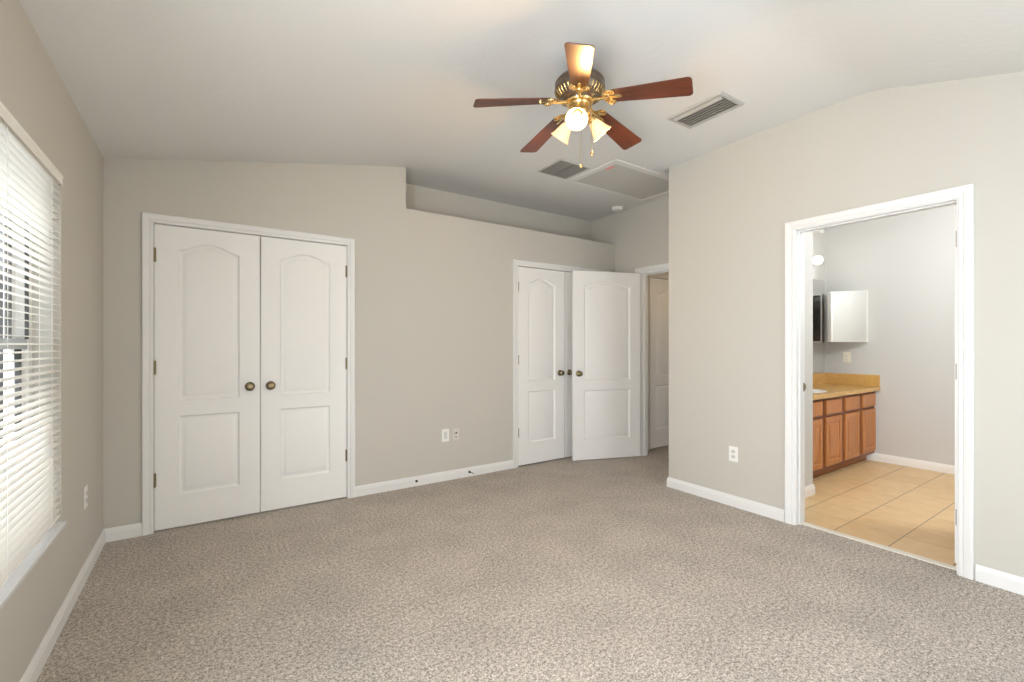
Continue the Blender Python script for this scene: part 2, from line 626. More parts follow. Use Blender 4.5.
CW = 0.060
baseboard('baseboard_left', (XL, YN), (XL, YW), (1, 0), 'white baseboard under the blinded window', e1=-BT)
baseboard('baseboard_far', (XL, YW), (C1[0] - CW + 0.003, YW), (0, -1), 'short white baseboard between corner and first closet', e0=-BT)
baseboard('baseboard_far', (C1[1] + CW - 0.003, YW), (C2[0] - CW + 0.003, YW), (0, -1), 'white baseboard with two black cable ends between the closets')
baseboard('baseboard_far', (C2[1] + CW - 0.003, YW), (XE, YW), (0, -1), 'short white baseboard in the entry corner')
baseboard('baseboard_right', (XR, YC), (XR, BO[1] + CW - 0.003), (-1, 0), 'white baseboard from outer corner to bathroom doorway', e0=BT)
baseboard('baseboard_right', (XR, BO[0] - CW + 0.003), (XR, YN), (-1, 0), 'white baseboard on the near side of the bathroom doorway')
baseboard('baseboard_niche', (XR, YC), (XE, YC), (0, 1), 'white baseboard round the outer corner', e0=BT)
baseboard('baseboard_entry', (XE, EO[1] + CW), (XE, YW), (-1, 0), 'white baseboard behind the open entry door')
baseboard('baseboard_bathroom', (XB, -1.6), (XB, YM), (-1, 0), 'white baseboard along the bathroom end wall', M['bath_trim'])
baseboard('baseboard_stub', (XRB, YS), (4.2, YS), (0, -1), 'white baseboard end beside the vanity', M['bath_trim'], e1=BT)
baseboard('baseboard_stub_side', (4.2, YS), (4.2, 1.90), (1, 0), 'white baseboard returning to the vanity', M['bath_trim'], e0=BT)
baseboard('baseboard_hall', (XE + TW, YH), (4.345 - CW, YH), (0, -1), 'white baseboard beside the hallway door')

# ------------------------------------------------------------------ casings and jambs
CPROF = [(0, 0), (0, 0.008), (0.004, 0.011), (0.016, 0.011), (0.019, 0.009), (0.023, 0.0135), (0.044, 0.017), (0.055, 0.0175), (0.0585, 0.015), (0.060, 0.011), (0.060, 0)]


def casing(bm, a0, a1, zt, mp):
    """U-shaped moulding round an opening; mp(a, t, z) -> point, t = distance out of the wall"""
    rows = []
    for w, t in CPROF:
        rows.append([bm.verts.new(mp(a, t, z)) for a, z in ((a0 - w, 0.0), (a0 - w, zt + w), (a1 + w, zt + w), (a1 + w, 0.0))])
    n = len(rows)
    for i in range(n):
        r0, r1 = rows[i], rows[(i + 1) % n]
        for k in range(3):
            bm.faces.new((r0[k], r0[k + 1], r1[k + 1], r1[k]))
    bm.faces.new([r[0] for r in rows])
    bm.faces.new([r[3] for r in rows][::-1])


def jamb(bm, a0, a1, zt, d0, d1, along, stop=None, th=0.018, sz=0.011):
    """lining boards inside an opening; d0..d1 is the wall's depth, stop = (s0, s1) the door stop's place in it"""
    def b(aa, ab, za, zb, da, db):
        if along == 'x':
            bx(bm, aa, ab, da, db, za, zb)
        else:
            bx(bm, da, db, aa, ab, za, zb)
    b(a0, a0 + th, 0, zt, d0, d1)
    b(a1 - th, a1, 0, zt, d0, d1)
    b(a0 + th, a1 - th, zt - th, zt, d0, d1)
    if stop:
        s0, s1 = stop
        b(a0 + th, a0 + th + sz, 0, zt - th, s0, s1)
        b(a1 - th - sz, a1 - th, 0, zt - th, s0, s1)
        b(a0 + th + sz, a1 - th - sz, zt - th - sz, zt - th, s0, s1)


# closets (the leaves cover the lining)
for k, (c, lab) in enumerate(((C1, 'white casing round the first double closet door'), (C2, 'white casing round the closet behind the open door'))):
    bm = BM()
    casing(bm, c[0] + 0.001, c[1] - 0.001, DT - 0.001, lambda a, t, z: (a, YW - t, z))
    t_ = struct('trim_%d' % (k + 1), bm, M['trim'], lab, 'door casing')
    bm = BM()
    jamb(bm, c[0] - 0.016, c[1] + 0.016, DT + 0.016, YW + 0.001, YW + 0.113, 'x', (YW + 0.045, YW + 0.07), 0.018)
    link('jamb', bm, M['trim'], t_)
# bathroom doorway
bm = BM()
casing(bm, BO[0] + 0.010, BO[1] - 0.006, DT - 0.006 - 0.006, lambda a, t, z: (XR - t, a, z))
t3 = struct('trim_3', bm, M['trim'], 'white casing round the bathroom doorway', 'door casing')
bm = BM()
casing(bm, BO[0] + 0.006, BO[1] - 0.006, DT - 0.012, lambda a, t, z: (XRB + t, a, z))
link('inner_casing', bm, M['bath_trim'], t3)
bm = BM()
jamb(bm, BO[0], BO[1], DT, XR, XRB, 'y', (XR + 0.035, XR + 0.078), sz=0.008)
link('jamb', bm, M['trim'], t3)
bm = BM()
bx(bm, XR + 0.083, XR + 0.116, BO[1] - 0.0195, BO[1] - 0.0175, 0.915, 0.975)
bx(bm, XR + 0.108, XR + 0.124, BO[1] - 0.024, BO[1] - 0.0175, 0.928, 0.962)
tag(link('strike_plate', bm, M['hinge'], t3), 'dark brass strike plate')
# entry doorway
bm = BM()
casing(bm, EO[0] + 0.006, EO[1] - 0.002, DT - 0.006, lambda a, t, z: (XE - t, a, z))
t4 = struct('trim_4', bm, M['trim'], 'white casing round the entry doorway', 'door casing')
bm = BM()
jamb(bm, EO[0], EO[1], DT, XE, XE + TW, 'y', (XE + 0.045, XE + 0.09))
link('jamb', bm, M['trim'], t4)
# hallway door
bm = BM()
casing(bm, 4.345 + 0.001, 5.125 - 0.001, DT - 0.001, lambda a, t, z: (a, YH - t, z))
t5 = struct('trim_5', bm, M['trim'], 'white casing round the hallway door', 'door casing')
bm = BM()
jamb(bm, 4.345 - 0.016, 5.125 + 0.016, DT + 0.016, YH + 0.001, YH + 0.098, 'x', (YH + 0.05, YH + 0.07))
link('jamb', bm, M['trim'], t5)


# ------------------------------------------------------------------ panelled doors
def arch_ring(a0, a1, z0, zs, rise, d, n=20):
    """closed outline of a panel inset by d; straight-topped when rise is 0, else a swept camber"""
    x0, x1 = a0 + d, a1 - d
    pts = [(x0, z0 + d), (x1, z0 + d)]
    if rise <= 0:
        return pts + [(x1, zs - d), (x0, zs - d)]
    xc, hw = (x0 + x1) / 2, (x1 - x0) / 2
    for k in range(n + 1):
        u = 1 - 2 * k / n
        # short level shoulders easing into a broad camber
        s = min(1.0, (1 - abs(u)) / 0.94)
        s = math.sin(s * PI / 2) ** 1.7
        pts.append((xc + hw * u, zs - d + rise * s))
    return pts


def panel_face(bm, outline, panels, y, sgn, steps):
    """one face of a leaf at depth y (sgn = +1 sinks towards +y) with moulded panels; steps = [(inset, depth), ...]"""
    def loop(pts, yy):
        vs = [bm.verts.new((px, yy, pz)) for px, pz in pts]
        return vs
    ov = loop(outline, y)
    es = [bm.edges.new((ov[i], ov[(i + 1) % len(ov)])) for i in range(len(ov))]
    for p in panels:
        rings = []
        for inset, dep in steps:
            rings.append(loop(arch_ring(*p, inset), y + sgn * dep))
        n = len(rings[0])
        es += [bm.edges.new((rings[0][i], rings[0][(i + 1) % n])) for i in range(n)]
        for r0, r1 in zip(rings, rings[1:]):
            for i in range(n):
                bm.faces.new((r0[i], r0[(i + 1) % n], r1[(i + 1) % n], r1[i]))
        bm.faces.new(rings[-1])
    bmesh.ops.triangle_fill(bm, use_beauty=True, use_dissolve=False, edges=es)
    return ov


DSTEPS = [(0.0, 0.0), (0.004, 0.005), (0.011, 0.0125), (0.017, 0.0135), (0.024, 0.0120), (0.040, 0.0035), (0.046, 0.002)]


def leaf_mesh(w, h, th, x0):
    """leaf from x0 to x0 + w, front face at y = 0 facing -y"""
    bm = BM()
    st = 0.126
    pan = [(x0 + st, x0 + w - st, 0.216, 0.747, 0.0), (x0 + st, x0 + w - st, 0.850, 1.868, 0.055)]
    out = [(x0, 0), (x0 + w, 0), (x0 + w, h), (x0, h)]
    f = panel_face(bm, out, pan, 0.0, 1, DSTEPS)
    b = panel_face(bm, out, pan, th, -1, DSTEPS)
    for i in range(4):
        bm.faces.new((f[i], f[(i + 1) % 4], b[(i + 1) % 4], b[i]))
    return bm


KNOB = [(0, 0), (0.0325, 0), (0.0325, 0.004), (0.029, 0.008), (0.018, 0.011), (0.012, 0.014), (0.0115, 0.023), (0.016, 0.027),
        (0.0235, 0.032), (0.0272, 0.039), (0.0268, 0.046), (0.022, 0.0515), (0.012, 0.054), (0, 0.0545)]


def add_knob(parent, x, y, z, facing):
    bm = BM()
    lathe(bm, KNOB, Matrix.Rotation(R(90 if facing < 0 else -90), 4, 'X'), 24)
    return tag(link('knob', bm, M['brass'], parent, smooth=35, loc=(x, y, z)), 'round antique brass knob')


def add_hinge(parent, x, y, z, plate=0.009, side=1):
    bm = BM()
    lathe(bm, [(0, -0.048), (0.004, -0.048), (0.0062, -0.045), (0.0062, 0.045), (0.004, 0.048), (0, 0.048)], None, 12)
    for k in range(1, 5):
        zz = -0.045 + 0.018 * k
        lathe(bm, [(0.0066, zz - 0.0006), (0.0066, zz + 0.0006)], None, 12)
    bx(bm, -plate if side > 0 else -0.001, 0.001 if side > 0 else plate, 0.002, 0.0045, -0.0445, 0.0445)
    return tag(link('hinge', bm, M['hinge'], parent, smooth=35, loc=(x, y, z)), 'aged brass hinge')


HZ = (0.345, 1.088, 1.832)
DH = 2.023


def door(name, label, loc, rz, w, hinge_x, knobs, hinges=True, m=None):
    """hinge_x: 0 hinged at local x = 0 with the leaf on +x, 1 hinged at local x = 0 with the leaf on -x"""
    x0 = 0.0 if hinge_x == 0 else -w
    bm = leaf_mesh(w, DH, 0.035, x0)
    o = struct(name, bm, m or M['door'], label, 'door', smooth=28)
    o.location = loc
    o.rotation_euler = (0, 0, rz)
    kx = (w - 0.063) if hinge_x == 0 else -(w - 0.063)
    if 'f' in knobs: add_knob(o, kx, 0, 0.925, -1)
    if 'b' in knobs: add_knob(o, kx, 0.035, 0.925, 1)
    if hinges:
        for z in HZ:
            add_hinge(o, 0.0, -0.0035, z - 0.012, side=-1 if hinge_x == 0 else 1)
    return o


LW = 0.6095
for k, (c, labs) in enumerate(((C1, ('white arched panel closet leaf nearest the window corner', 'white arched panel closet leaf next to the blank wall')),
                               (C2, ('white closet leaf left showing beside the open entry door', 'white closet leaf hidden behind the open entry door')))):
    door('door_%d' % (2 * k + 1), labs[0], (c[0] + 0.0055, YW - 0.001, 0.014), 0, LW, 0, 'f')
    door('door_%d' % (2 * k + 2), labs[1], (c[1] - 0.0055, YW - 0.001, 0.014), 0, LW, 1, 'f')
# the open entry door: hinged at the entry wall, swung back over the second closet
HP = Vector((4.012, 3.412, 0.010))
door('door_5', 'white entry door standing open in front of the second closet', HP, R(161.4 - 180), 0.803, 1, 'fb', hinges=False)
d5 = bpy.data.objects['door_5']
for z in HZ:
    bm = BM()
    lathe(bm, [(0, -0.048), (0.0062, -0.045), (0.0062, 0.045), (0, 0.048)], None, 12)
    bx(bm, -0.0075, -0.0055, -0.030, 0.0, -0.0445, 0.0445)
    tag(link('hinge', bm, M['hinge'], d5, smooth=35, loc=(0.007, 0.036, z - 0.012)), 'aged brass hinge')
# hallway door and bathroom door
door('door_6', 'panelled white door across the hallway beyond the entry', (4.345 + 0.003, YH + 0.006, 0.014), 0, 0.774, 0, '', hinges=False)
d7 = door('door_7', 'white bathroom door swung fully open into the bathroom', (XRB + 0.010, BO[0] + 0.0185, 0.014), R(0.0), 0.745, 0, 'fb', hinges=False)
for z in (0.27, 1.088, 1.832):
    bm = BM()
    bx(bm, -0.003, 0.0005, 0.006, 0.030, -0.0445, 0.0445)
    lathe(bm, [(0, -0.046), (0.006, -0.045), (0.006, 0.045), (0, 0.046)], Matrix.Translation((-0.004, 0.004, 0)), 12)
    tag(link('hinge', bm, M['hinge_dark'], d7, loc=(0, 0, z - 0.012)), 'dark brass hinge on the door edge')

# ------------------------------------------------------------------ window, sill and blind
w = empty('window_1', (XL - 0.13, (WIN[0] + WIN[1]) / 2, WIN[2]), 'single-hung window behind the white blind', 'window', kind='structure')


def wbox(name, m, boxes, parent, lab=None, bevel=0.0):
    bm = BM()
    L0 = parent.location
    for b in boxes:
        bx(bm, b[0] - L0.x, b[1] - L0.x, b[2] - L0.y, b[3] - L0.y, b[4] - L0.z, b[5] - L0.z)
    o = link(name, bm, m, parent, bevel=bevel)
    if lab: o['label'] = lab
    return o


y0, y1, z0, z1 = WIN
fx0, fx1 = XL - 0.165, XL - 0.090
wbox('window_frame', M['vinyl'], [(fx0, fx1, y0, y0 + 0.045, z0, z1), (fx0, fx1, y1 - 0.045, y1, z0, z1),
                                  (fx0, fx1, y0 + 0.045, y1 - 0.045, z1 - 0.045, z1), (fx0, fx1, y0 + 0.045, y1 - 0.045, z0, z0 + 0.04)], w)
ym = (y0 + y1) / 2
wbox('mullion', M['vinyl'], [(fx0, fx1, ym - 0.04, ym + 0.04, z0 + 0.04, z1 - 0.045)], w)
for s0, s1 in ((y0 + 0.045, ym - 0.04), (ym + 0.04, y1 - 0.045)):
    # upper sash outside, lower sash inside
    for (xa, xb, za, zb) in ((XL - 0.155, XL - 0.130, 1.225, z1 - 0.045), (XL - 0.128, XL - 0.100, z0 + 0.04, 1.262)):
        sw = 0.042
        sash = wbox('sash', M['vinyl'], [(xa, xb, s0, s0 + sw, za, zb), (xa, xb, s1 - sw, s1, za, zb),
                                         (xa, xb, s0 + sw, s1 - sw, zb - 0.036, zb), (xa, xb, s0 + sw, s1 - sw, za, za + 0.036)], w)
        bm = BM()
        xm = (xa + xb) / 2
        bx(bm, xm - 0.003 - w.location.x, xm + 0.003 - w.location.x, s0 + sw - w.location.y, s1 - sw - w.location.y, za + 0.036 - w.location.z, zb - 0.036 - w.location.z)
        link('pane', bm, M['glass'], sash)
        gk = 0.009
        bm = BM()
        L0 = w.location
        for (ya, yb) in ((s0 + sw - 0.001, s0 + sw + gk), (s1 - sw - gk, s1 - sw + 0.001)):
            bx(bm, xm - 0.008 - L0.x, xm + 0.012 - L0.x, ya - L0.y, yb - L0.y, za + 0.036 - L0.z, zb - 0.036 - L0.z)
        tag(link('gasket', bm, M['gasket'], sash), 'dark gasket strip along the glass')
    wbox('meeting_rail', M['sash_grey'], [(XL - 0.1295, XL - 0.095, s0, s1, 1.222, 1.264)], w, 'grey meeting rail')
    for yy in (s0 + 0.001, s1 - 0.013):
        wbox('balance_track', M['gasket'], [(XL - 0.100, XL - 0.0895, yy, yy + 0.012, 1.264, z1 - 0.05)], w, 'dark balance track')

bm = BM()
bx(bm, XL - 0.092, XL + 0.016, y0 - 0.02, y1 + 0.006, z0 - 0.018, z0 + 0.002)
struct('window_sill', bm, M['sill'], 'white marble sill under the blind', 'window sill', bevel=0.003)

bl = empty('venetian_blind', (XL - 0.03, (y0 + y1) / 2, z1 - 0.002), 'white venetian blind covering the window, slats level', 'window blind')
L0 = bl.location


def lb(bm, xa, xb, ya, yb, za, zb):
    bx(bm, xa - L0.x, xb - L0.x, ya - L0.y, yb - L0.y, za - L0.z, zb - L0.z)


bm = BM()
lb(bm, XL - 0.001, XL + 0.005, y0 - 0.002, y1 + 0.003, z1 - 0.038, z1)
lb(bm, XL + 0.001, XL + 0.0075, y0 - 0.002, y1 + 0.005, z1 - 0.010, z1 + 0.003)
link('valance', bm, M['slat'], bl, bevel=0.002)
bm = BM()
lb(bm, XL - 0.040, XL - 0.003, y0 + 0.004, y1 - 0.004, z1 - 0.036, z1 - 0.001)
link('headrail', bm, M['slat'], bl)
# slats: slightly crowned strips
SX, SW, PITCH = XL - 0.019, 0.0355, 0.029
bm = BM()
zz = z0 + 0.062
tilt = R(6)
while zz < z1 - 0.045:
    rows = []
    for k in range(5):
        u = -1 + 2 * k / 4
        dx = u * SW / 2
        dz = 0.0022 * (1 - u * u) - dx * math.sin(tilt)
        rows.append((bm.verts.new((SX + dx - L0.x, y0 + 0.004 - L0.y, zz + dz - L0.z)), bm.verts.new((SX + dx - L0.x, y1 - 0.004 - L0.y, zz + dz - L0.z))))
    lo = []
    for a, b in rows:
        lo.append((bm.verts.new(a.co - Vector((0, 0, 0.0014))), bm.verts.new(b.co - Vector((0, 0, 0.0014)))))
    for k in range(4):
        bm.faces.new((rows[k][0], rows[k][1], rows[k + 1][1], rows[k + 1][0]))
        bm.faces.new((lo[k][0], lo[k + 1][0], lo[k + 1][1], lo[k][1]))
    bm.faces.new((rows[0][0], lo[0][0], lo[0][1], rows[0][1]))
    bm.faces.new((rows[4][0], rows[4][1], lo[4][1], lo[4][0]))
    for e in (0, 1):
        bm.faces.new([r[e] for r in rows] + [l[e] for l in reversed(lo)])
    zz += PITCH
link('slats', bm, M['slat'], bl)
bm = BM()
lb(bm, SX - 0.018, SX + 0.018, y0 + 0.004, y1 - 0.004, z0 + 0.026, z0 + 0.040)
link('bottom_rail', bm, M['slat'], bl, bevel=0.003)
for yy in (y0 + 0.14, y0 + 0.66, y1 - 0.66, y1 - 0.14):
    bm = BM()
    for dx in (-0.0185, 0.0185):
        tube(bm, [(SX + dx - L0.x, yy - L0.y, z0 + 0.03 - L0.z), (SX + dx - L0.x, yy - L0.y, z1 - 0.04 - L0.z)], 0.0009, 5)
    link('ladder_cord', bm, M['slat'], bl)

# added window behind the camera, unseen, there to let fill light in
nw = empty('added_window_2', ((NWIN[0] + NWIN[1]) / 2, YN - 0.06, NWIN[2]), 'added unseen window in the wall behind the camera', 'window', kind='structure')
wbox('window_frame', M['vinyl'], [(NWIN[0], NWIN[0] + 0.05, YN - 0.09, YN - 0.04, NWIN[2], NWIN[3]), (NWIN[1] - 0.05, NWIN[1], YN - 0.09, YN - 0.04, NWIN[2], NWIN[3]),
                                  (NWIN[0] + 0.05, NWIN[1] - 0.05, YN - 0.09, YN - 0.04, NWIN[2], NWIN[2] + 0.05), (NWIN[0] + 0.05, NWIN[1] - 0.05, YN - 0.09, YN - 0.04, NWIN[3] - 0.05, NWIN[3])], nw)

sw_ = empty('added_window_3', (XL - 0.13, (WIN2[0] + WIN2[1]) / 2, WIN2[2]), 'added unseen window in the window wall, beside the camera', 'window', kind='structure')  # added to light the bathroom wall from the side; never in view
wbox('window_frame', M['vinyl'], [(fx0, fx1, WIN2[0], WIN2[0] + 0.045, z0, z1), (fx0, fx1, WIN2[1] - 0.045, WIN2[1], z0, z1),
                                  (fx0, fx1, WIN2[0] + 0.045, WIN2[1] - 0.045, z1 - 0.045, z1), (fx0, fx1, WIN2[0] + 0.045, WIN2[1] - 0.045, z0, z0 + 0.04)], sw_)

# outside: a neighbouring stucco wall and the ground between, glimpsed between the slats
bm = BM()
bx(bm, -4.6, -4.4, -8, 26, -0.3, 3.2)
struct('outside_house_wall', bm, mat('outside_stucco', (0.50, 0.49, 0.47), 0.9, bump=(30, 0.4, 0.01)), 'pale stucco wall of a house outside the window', 'house wall')
bm = BM()
bx(bm, -4.4, XL - 0.18, -8, 26, -0.4, -0.25)
struct('outside_ground', bm, mat('outside_gravel', (0.30, 0.29, 0.27), 0.95, bump=(60, 0.6, 0.02), var=(14, 0.3)), 'strip of gravel outside the window', 'ground')

# ------------------------------------------------------------------ ceiling fan
FX, FY = 1.714, 1.880
FZ = ceil_z(FX, FY)
fan = empty('ceiling_fan', (FX, FY, FZ), 'five-blade mahogany ceiling fan with three lit bell shades', 'ceiling fan')
zo = -FZ
bm = BM()
lathe(bm, [(0, 0.004), (0.068, 0.004), (0.070, -0.008), (0.064, -0.030), (0.045, -0.048), (0.022, -0.056), (0.020, -0.085), (0, -0.085)], None, 40)
link('canopy', bm, M['fan_bronze'], fan, smooth=35)
bm = BM()
H = lambda z: z + zo
lathe(bm, [(0, H(2.725)), (0.050, H(2.722)), (0.092, H(2.712)), (0.120, H(2.697)), (0.133, H(2.680)), (0.136, H(2.676)), (0.136, H(2.668)), (0.133, H(2.665)),
           (0.134, H(2.645)), (0.138, H(2.642)), (0.138, H(2.634)), (0.133, H(2.630)), (0.124, H(2.612)), (0.108, H(2.596)), (0.100, H(2.592)),
           (0.098, H(2.586)), (0.078, H(2.582)), (0.076, H(2.576)), (0, H(2.576))], None, 56)
mo = link('motor_housing', bm, M['fan_bronze'], fan, smooth=30)
bm = BM()
for k in range(36):
    a = 2 * PI * k / 36
    ca, sa = math.cos(a), math.sin(a)
    tube(bm, [(0.1335 * ca, 0.1335 * sa, H(2.628)), (0.126 * ca, 0.126 * sa, H(2.612)), (0.1095 * ca, 0.1095 * sa, H(2.5955))], [0.0025, 0.0038, 0.0025], 6)
tag(link('fluting', bm, M['fan_brass'], mo, smooth=60), 'brass fluting round the motor housing')
bm = BM()
lathe(bm, [(0, H(2.582)), (0.074, H(2.580)), (0.078, H(2.572)), (0.074, H(2.564)), (0.058, H(2.560)), (0.054, H(2.552)), (0.057, H(2.520)), (0.062, H(2.512)),
           (0.060, H(2.500)), (0.046, H(2.486)), (0.030, H(2.476)), (0.016, H(2.470)), (0.010, H(2.462)), (0, H(2.460))], None, 40)
link('switch_housing', bm, M['fan_brass'], fan, smooth=30)

# blades
def blade_outline():
    r0, r1, w0, w1 = 0.168, 0.585, 0.046, 0.066
    pts = [(r0, -w0 + 0.012), (r0 + 0.012, -w0)]
    c = 0.022
    for k in range(7):
        a = -PI / 2 + PI / 2 * k / 6
        pts.append((r1 - c + c * math.cos(a), -w1 + c + c * math.sin(a)))
    for k in range(7):
        a = PI / 2 * k / 6
        pts.append((r1 - c + c * math.cos(a), w1 - c + c * math.sin(a)))
    pts += [(r0 + 0.012, w0), (r0, w0 - 0.012)]
    return pts


def torus_arc(bm, cx, cy, rr, a0, a1, rad, z, n=14):
    tube(bm, [(cx + rr * math.cos(a0 + (a1 - a0) * k / n), cy + rr * math.sin(a0 + (a1 - a0) * k / n), z) for k in range(n + 1)], rad, 8)


BLADE_A0 = 11.6
PITCH_DEG = -11.0
DROOP = 7.0
bme = ime = None
for k in range(5):
    # frame: x outward along the blade, drooping and pitched
    mt = Matrix.Rotation(R(BLADE_A0 + 72 * k), 4, 'Z') @ Matrix.Translation((0.0, 0, H(2.588))) @ Matrix.Rotation(R(DROOP), 4, 'Y')
    if bme is None:
        bm = BM()
        prism(bm, blade_outline(), -0.003, 0.003)
        bo = link('blade', bm, M['blade'], fan, bevel=0.0015)
        bme = bo.data
        bm = BM()
        # flat arm from the motor out to the blade, then a scrolled plate hugging the blade root
        half = [(0.070, 0.011), (0.105, 0.009), (0.128, 0.010), (0.140, 0.020), (0.146, 0.038), (0.160, 0.050), (0.180, 0.053), (0.196, 0.045),
                (0.202, 0.032), (0.196, 0.022), (0.184, 0.018), (0.178, 0.012), (0.190, 0.008), (0.214, 0.009), (0.230, 0.006)]
        prism(bm, [(x, -y) for x, y in half] + [(0.236, 0.0)] + [(x, y) for x, y in reversed(half)], -0.0085, -0.0035)
        for s in (-1, 1):
            torus_arc(bm, 0.172, s * 0.036, 0.0165, 0, 2 * PI, 0.0042, -0.0085, 20)
            lathe(bm, [(0, -0.013), (0.0045, -0.0125), (0.006, -0.0085), (0.006, -0.0035)], Matrix.Translation((0.172, s * 0.036, 0)), 12)
        torus_arc(bm, 0.138, 0, 0.026, R(-80), R(80), 0.0045, -0.0085)
        tube(bm, [(0.062, 0, -0.010), (0.100, 0, -0.011), (0.130, 0, -0.010), (0.165, 0, -0.009)], [0.009, 0.0075, 0.007, 0.006], 8)
        lathe(bm, [(0, -0.013), (0.0045, -0.0125), (0.006, -0.0085), (0.006, -0.0035)], Matrix.Translation((0.222, 0, 0)), 12)
        io = link('blade_iron', bm, M['fan_brass'], bo, smooth=40)
        io['label'] = 'scrolled brass blade iron'
        ime = io.data
    else:
        bo2 = bo.copy(); COL.objects.link(bo2); bo2.parent = fan
        io2 = io.copy(); COL.objects.link(io2); io2.parent = bo2
        io2.matrix_local = Matrix.Identity(4)
        bo_k = bo2
    tgt = bo if k == 0 else bo_k
    tgt.matrix_local = mt @ Matrix.Rotation(R(PITCH_DEG), 4, 'X')

# light kit: three arms with bell shades
for k, ang in enumerate((221.0, 341.0, 103.0)):
    ca, sa = math.cos(R(ang)), math.sin(R(ang))
    P = lambda r, z: Vector((r * ca, r * sa, H(z)))
    bm = BM()
    tube(bm, [P(0.030, 2.506), P(0.052, 2.505), P(0.064, 2.496), P(0.070, 2.486)], 0.0095, 12)
    dirv = Vector((ca * math.cos(R(47)), sa * math.cos(R(47)), -math.sin(R(47))))
    q = dirv.to_track_quat('Z', 'Y').to_matrix().to_4x4()
    neck = P(0.066, 2.492)
    lathe(bm, [(0, -0.006), (0.019, -0.004), (0.024, 0.004), (0.026, 0.018), (0.024, 0.022)], Matrix.Translation(neck) @ q, 24)
    arm = link('lamp_arm', bm, M['fan_brass'], fan, smooth=35)
    bm = BM()
    lathe(bm, [(0.0225, 0.012), (0.0260, 0.022), (0.0330, 0.040), (0.0390, 0.060), (0.0450, 0.080), (0.0530, 0.098), (0.0590, 0.106),
               (0.0575, 0.1065), (0.0515, 0.098), (0.0435, 0.080), (0.0375, 0.060), (0.0315, 0.040), (0.0245, 0.022), (0.0210, 0.012)],
          Matrix.Translation(neck) @ q, 32)
    sh = link('lamp_shade', bm, M['shade'], fan, smooth=50)
    sh['label'] = 'lit frosted glass bell shade'
    bm = BM()
    lathe(bm, [(0, 0.018), (0.010, 0.020), (0.012, 0.034), (0.019, 0.048), (0.0215, 0.060), (0.019, 0.072), (0.010, 0.081), (0, 0.083)], Matrix.Translation(neck) @ q, 20)
    link('bulb', bm, M['bulb'], sh, smooth=60)
    ld = bpy.data.lights.new('fan_bulb_light', 'POINT')
    ld.energy = 17.0
    ld.color = (1.0, 0.58, 0.20)
    ld.shadow_soft_size = 0.02
    lo_ = bpy.data.objects.new('fan_bulb_light', ld)
    lo_.location = Vector((FX, FY, FZ)) + neck + dirv * 0.092
    COL.objects.link(lo_)

# pull chains
for (lat, fwd, zt_, zb_) in ((0.000, -0.050, 2.49, 2.202), (0.062, -0.020, 2.565, 2.279)):
    yaw = R(33.947)
    dx = lat * math.cos(yaw) + fwd * math.sin(yaw)
    dy = -lat * math.sin(yaw) + fwd * math.cos(yaw)
    bm = BM()
    tube(bm, [(dx, dy, H(zt_)), (dx, dy, H(zb_))], 0.0013, 6)
    z_ = zt_
    while z_ > zb_:
        lathe(bm, [(0, -0.0022), (0.0022, 0), (0, 0.0022)], Matrix.Translation((dx, dy, H(z_))), 6)
        z_ -= 0.0052
    pc = link('pull_chain', bm, M['fan_brass'], fan)
    bm = BM()
    lathe(bm, [(0, -0.012), (0.006, -0.009), (0.0092, -0.001), (0.007, 0.007), (0.003, 0.011), (0, 0.014)], Matrix.Translation((dx, dy, H(zb_))), 16)
    link('chain_ball', bm, M['fan_brass'], pc, smooth=50)

# ------------------------------------------------------------------ ceiling fittings
def ring_frame(bm, x0, x1, y0, y1, wd, z0, z1, lip=0.006):
    """flat picture-frame moulding under the ceiling"""
    prof = [(0, z1), (0, z0 + lip), (0.004, z0), (wd - 0.004, z0), (wd, z0 + lip * 0.6), (wd, z1)]
    rows = [[bm.verts.new(p) for p in ((x0 + w_, y0 + w_, z), (x1 - w_, y0 + w_, z), (x1 - w_, y1 - w_, z), (x0 + w_, y1 - w_, z))] for w_, z in prof]
    n = len(rows)
    for i in range(n):
        for k in range(4):
            bm.faces.new((rows[i][k], rows[i][(k + 1) % 4], rows[(i + 1) % n][(k + 1) % 4], rows[(i + 1) % n][k]))


v = empty('ceiling_vent', (2.758, 1.808, ZC), 'white louvred supply vent in the ceiling beside the fan', 'ceiling vent')
bm = BM()
ring_frame(bm, -0.128, 0.128, -0.200, 0.200, 0.026, -0.012, 0.004)
link('frame', bm, M['vent_paint'], v)
bm = BM()
bx(bm, -0.104, 0.104, -0.176, 0.176, -0.0015, 0.003)
tag(link('backing', bm, M['vent_dark'], v), 'dark duct behind the louvres')
for k in range(7):
    bm = BM()
    x = -0.086 + k * 0.0285
    f_ = 1 if k == 0 else -1
    ptsx = [(x - f_ * 0.010, -0.002), (x - f_ * 0.006, -0.009), (x + f_ * 0.002, -0.015), (x + f_ * 0.012, -0.019)]
    top = [(bm.verts.new((px, -0.174, pz)), bm.verts.new((px, 0.174, pz))) for px, pz in ptsx]
    bot = [(bm.verts.new((px + 0.0008, -0.174, pz - 0.0014)), bm.verts.new((px + 0.0008, 0.174, pz - 0.0014))) for px, pz in ptsx]
    for i in range(3):
        bm.faces.new((top[i][0], top[i][1], top[i + 1][1], top[i + 1][0]))
        bm.faces.new((bot[i][0], bot[i + 1][0], bot[i + 1][1], bot[i][1]))
    bm.faces.new((top[0][0], bot[0][0], bot[0][1], top[0][1]))
    bm.faces.new((top[3][0], top[3][1], bot[3][1], bot[3][0]))
    for e in (0, 1):
        bm.faces.new([t[e] for t in top] + [b_[e] for b_ in reversed(bot)])
    link('louver', bm, M['vent_paint'], v, smooth=50)

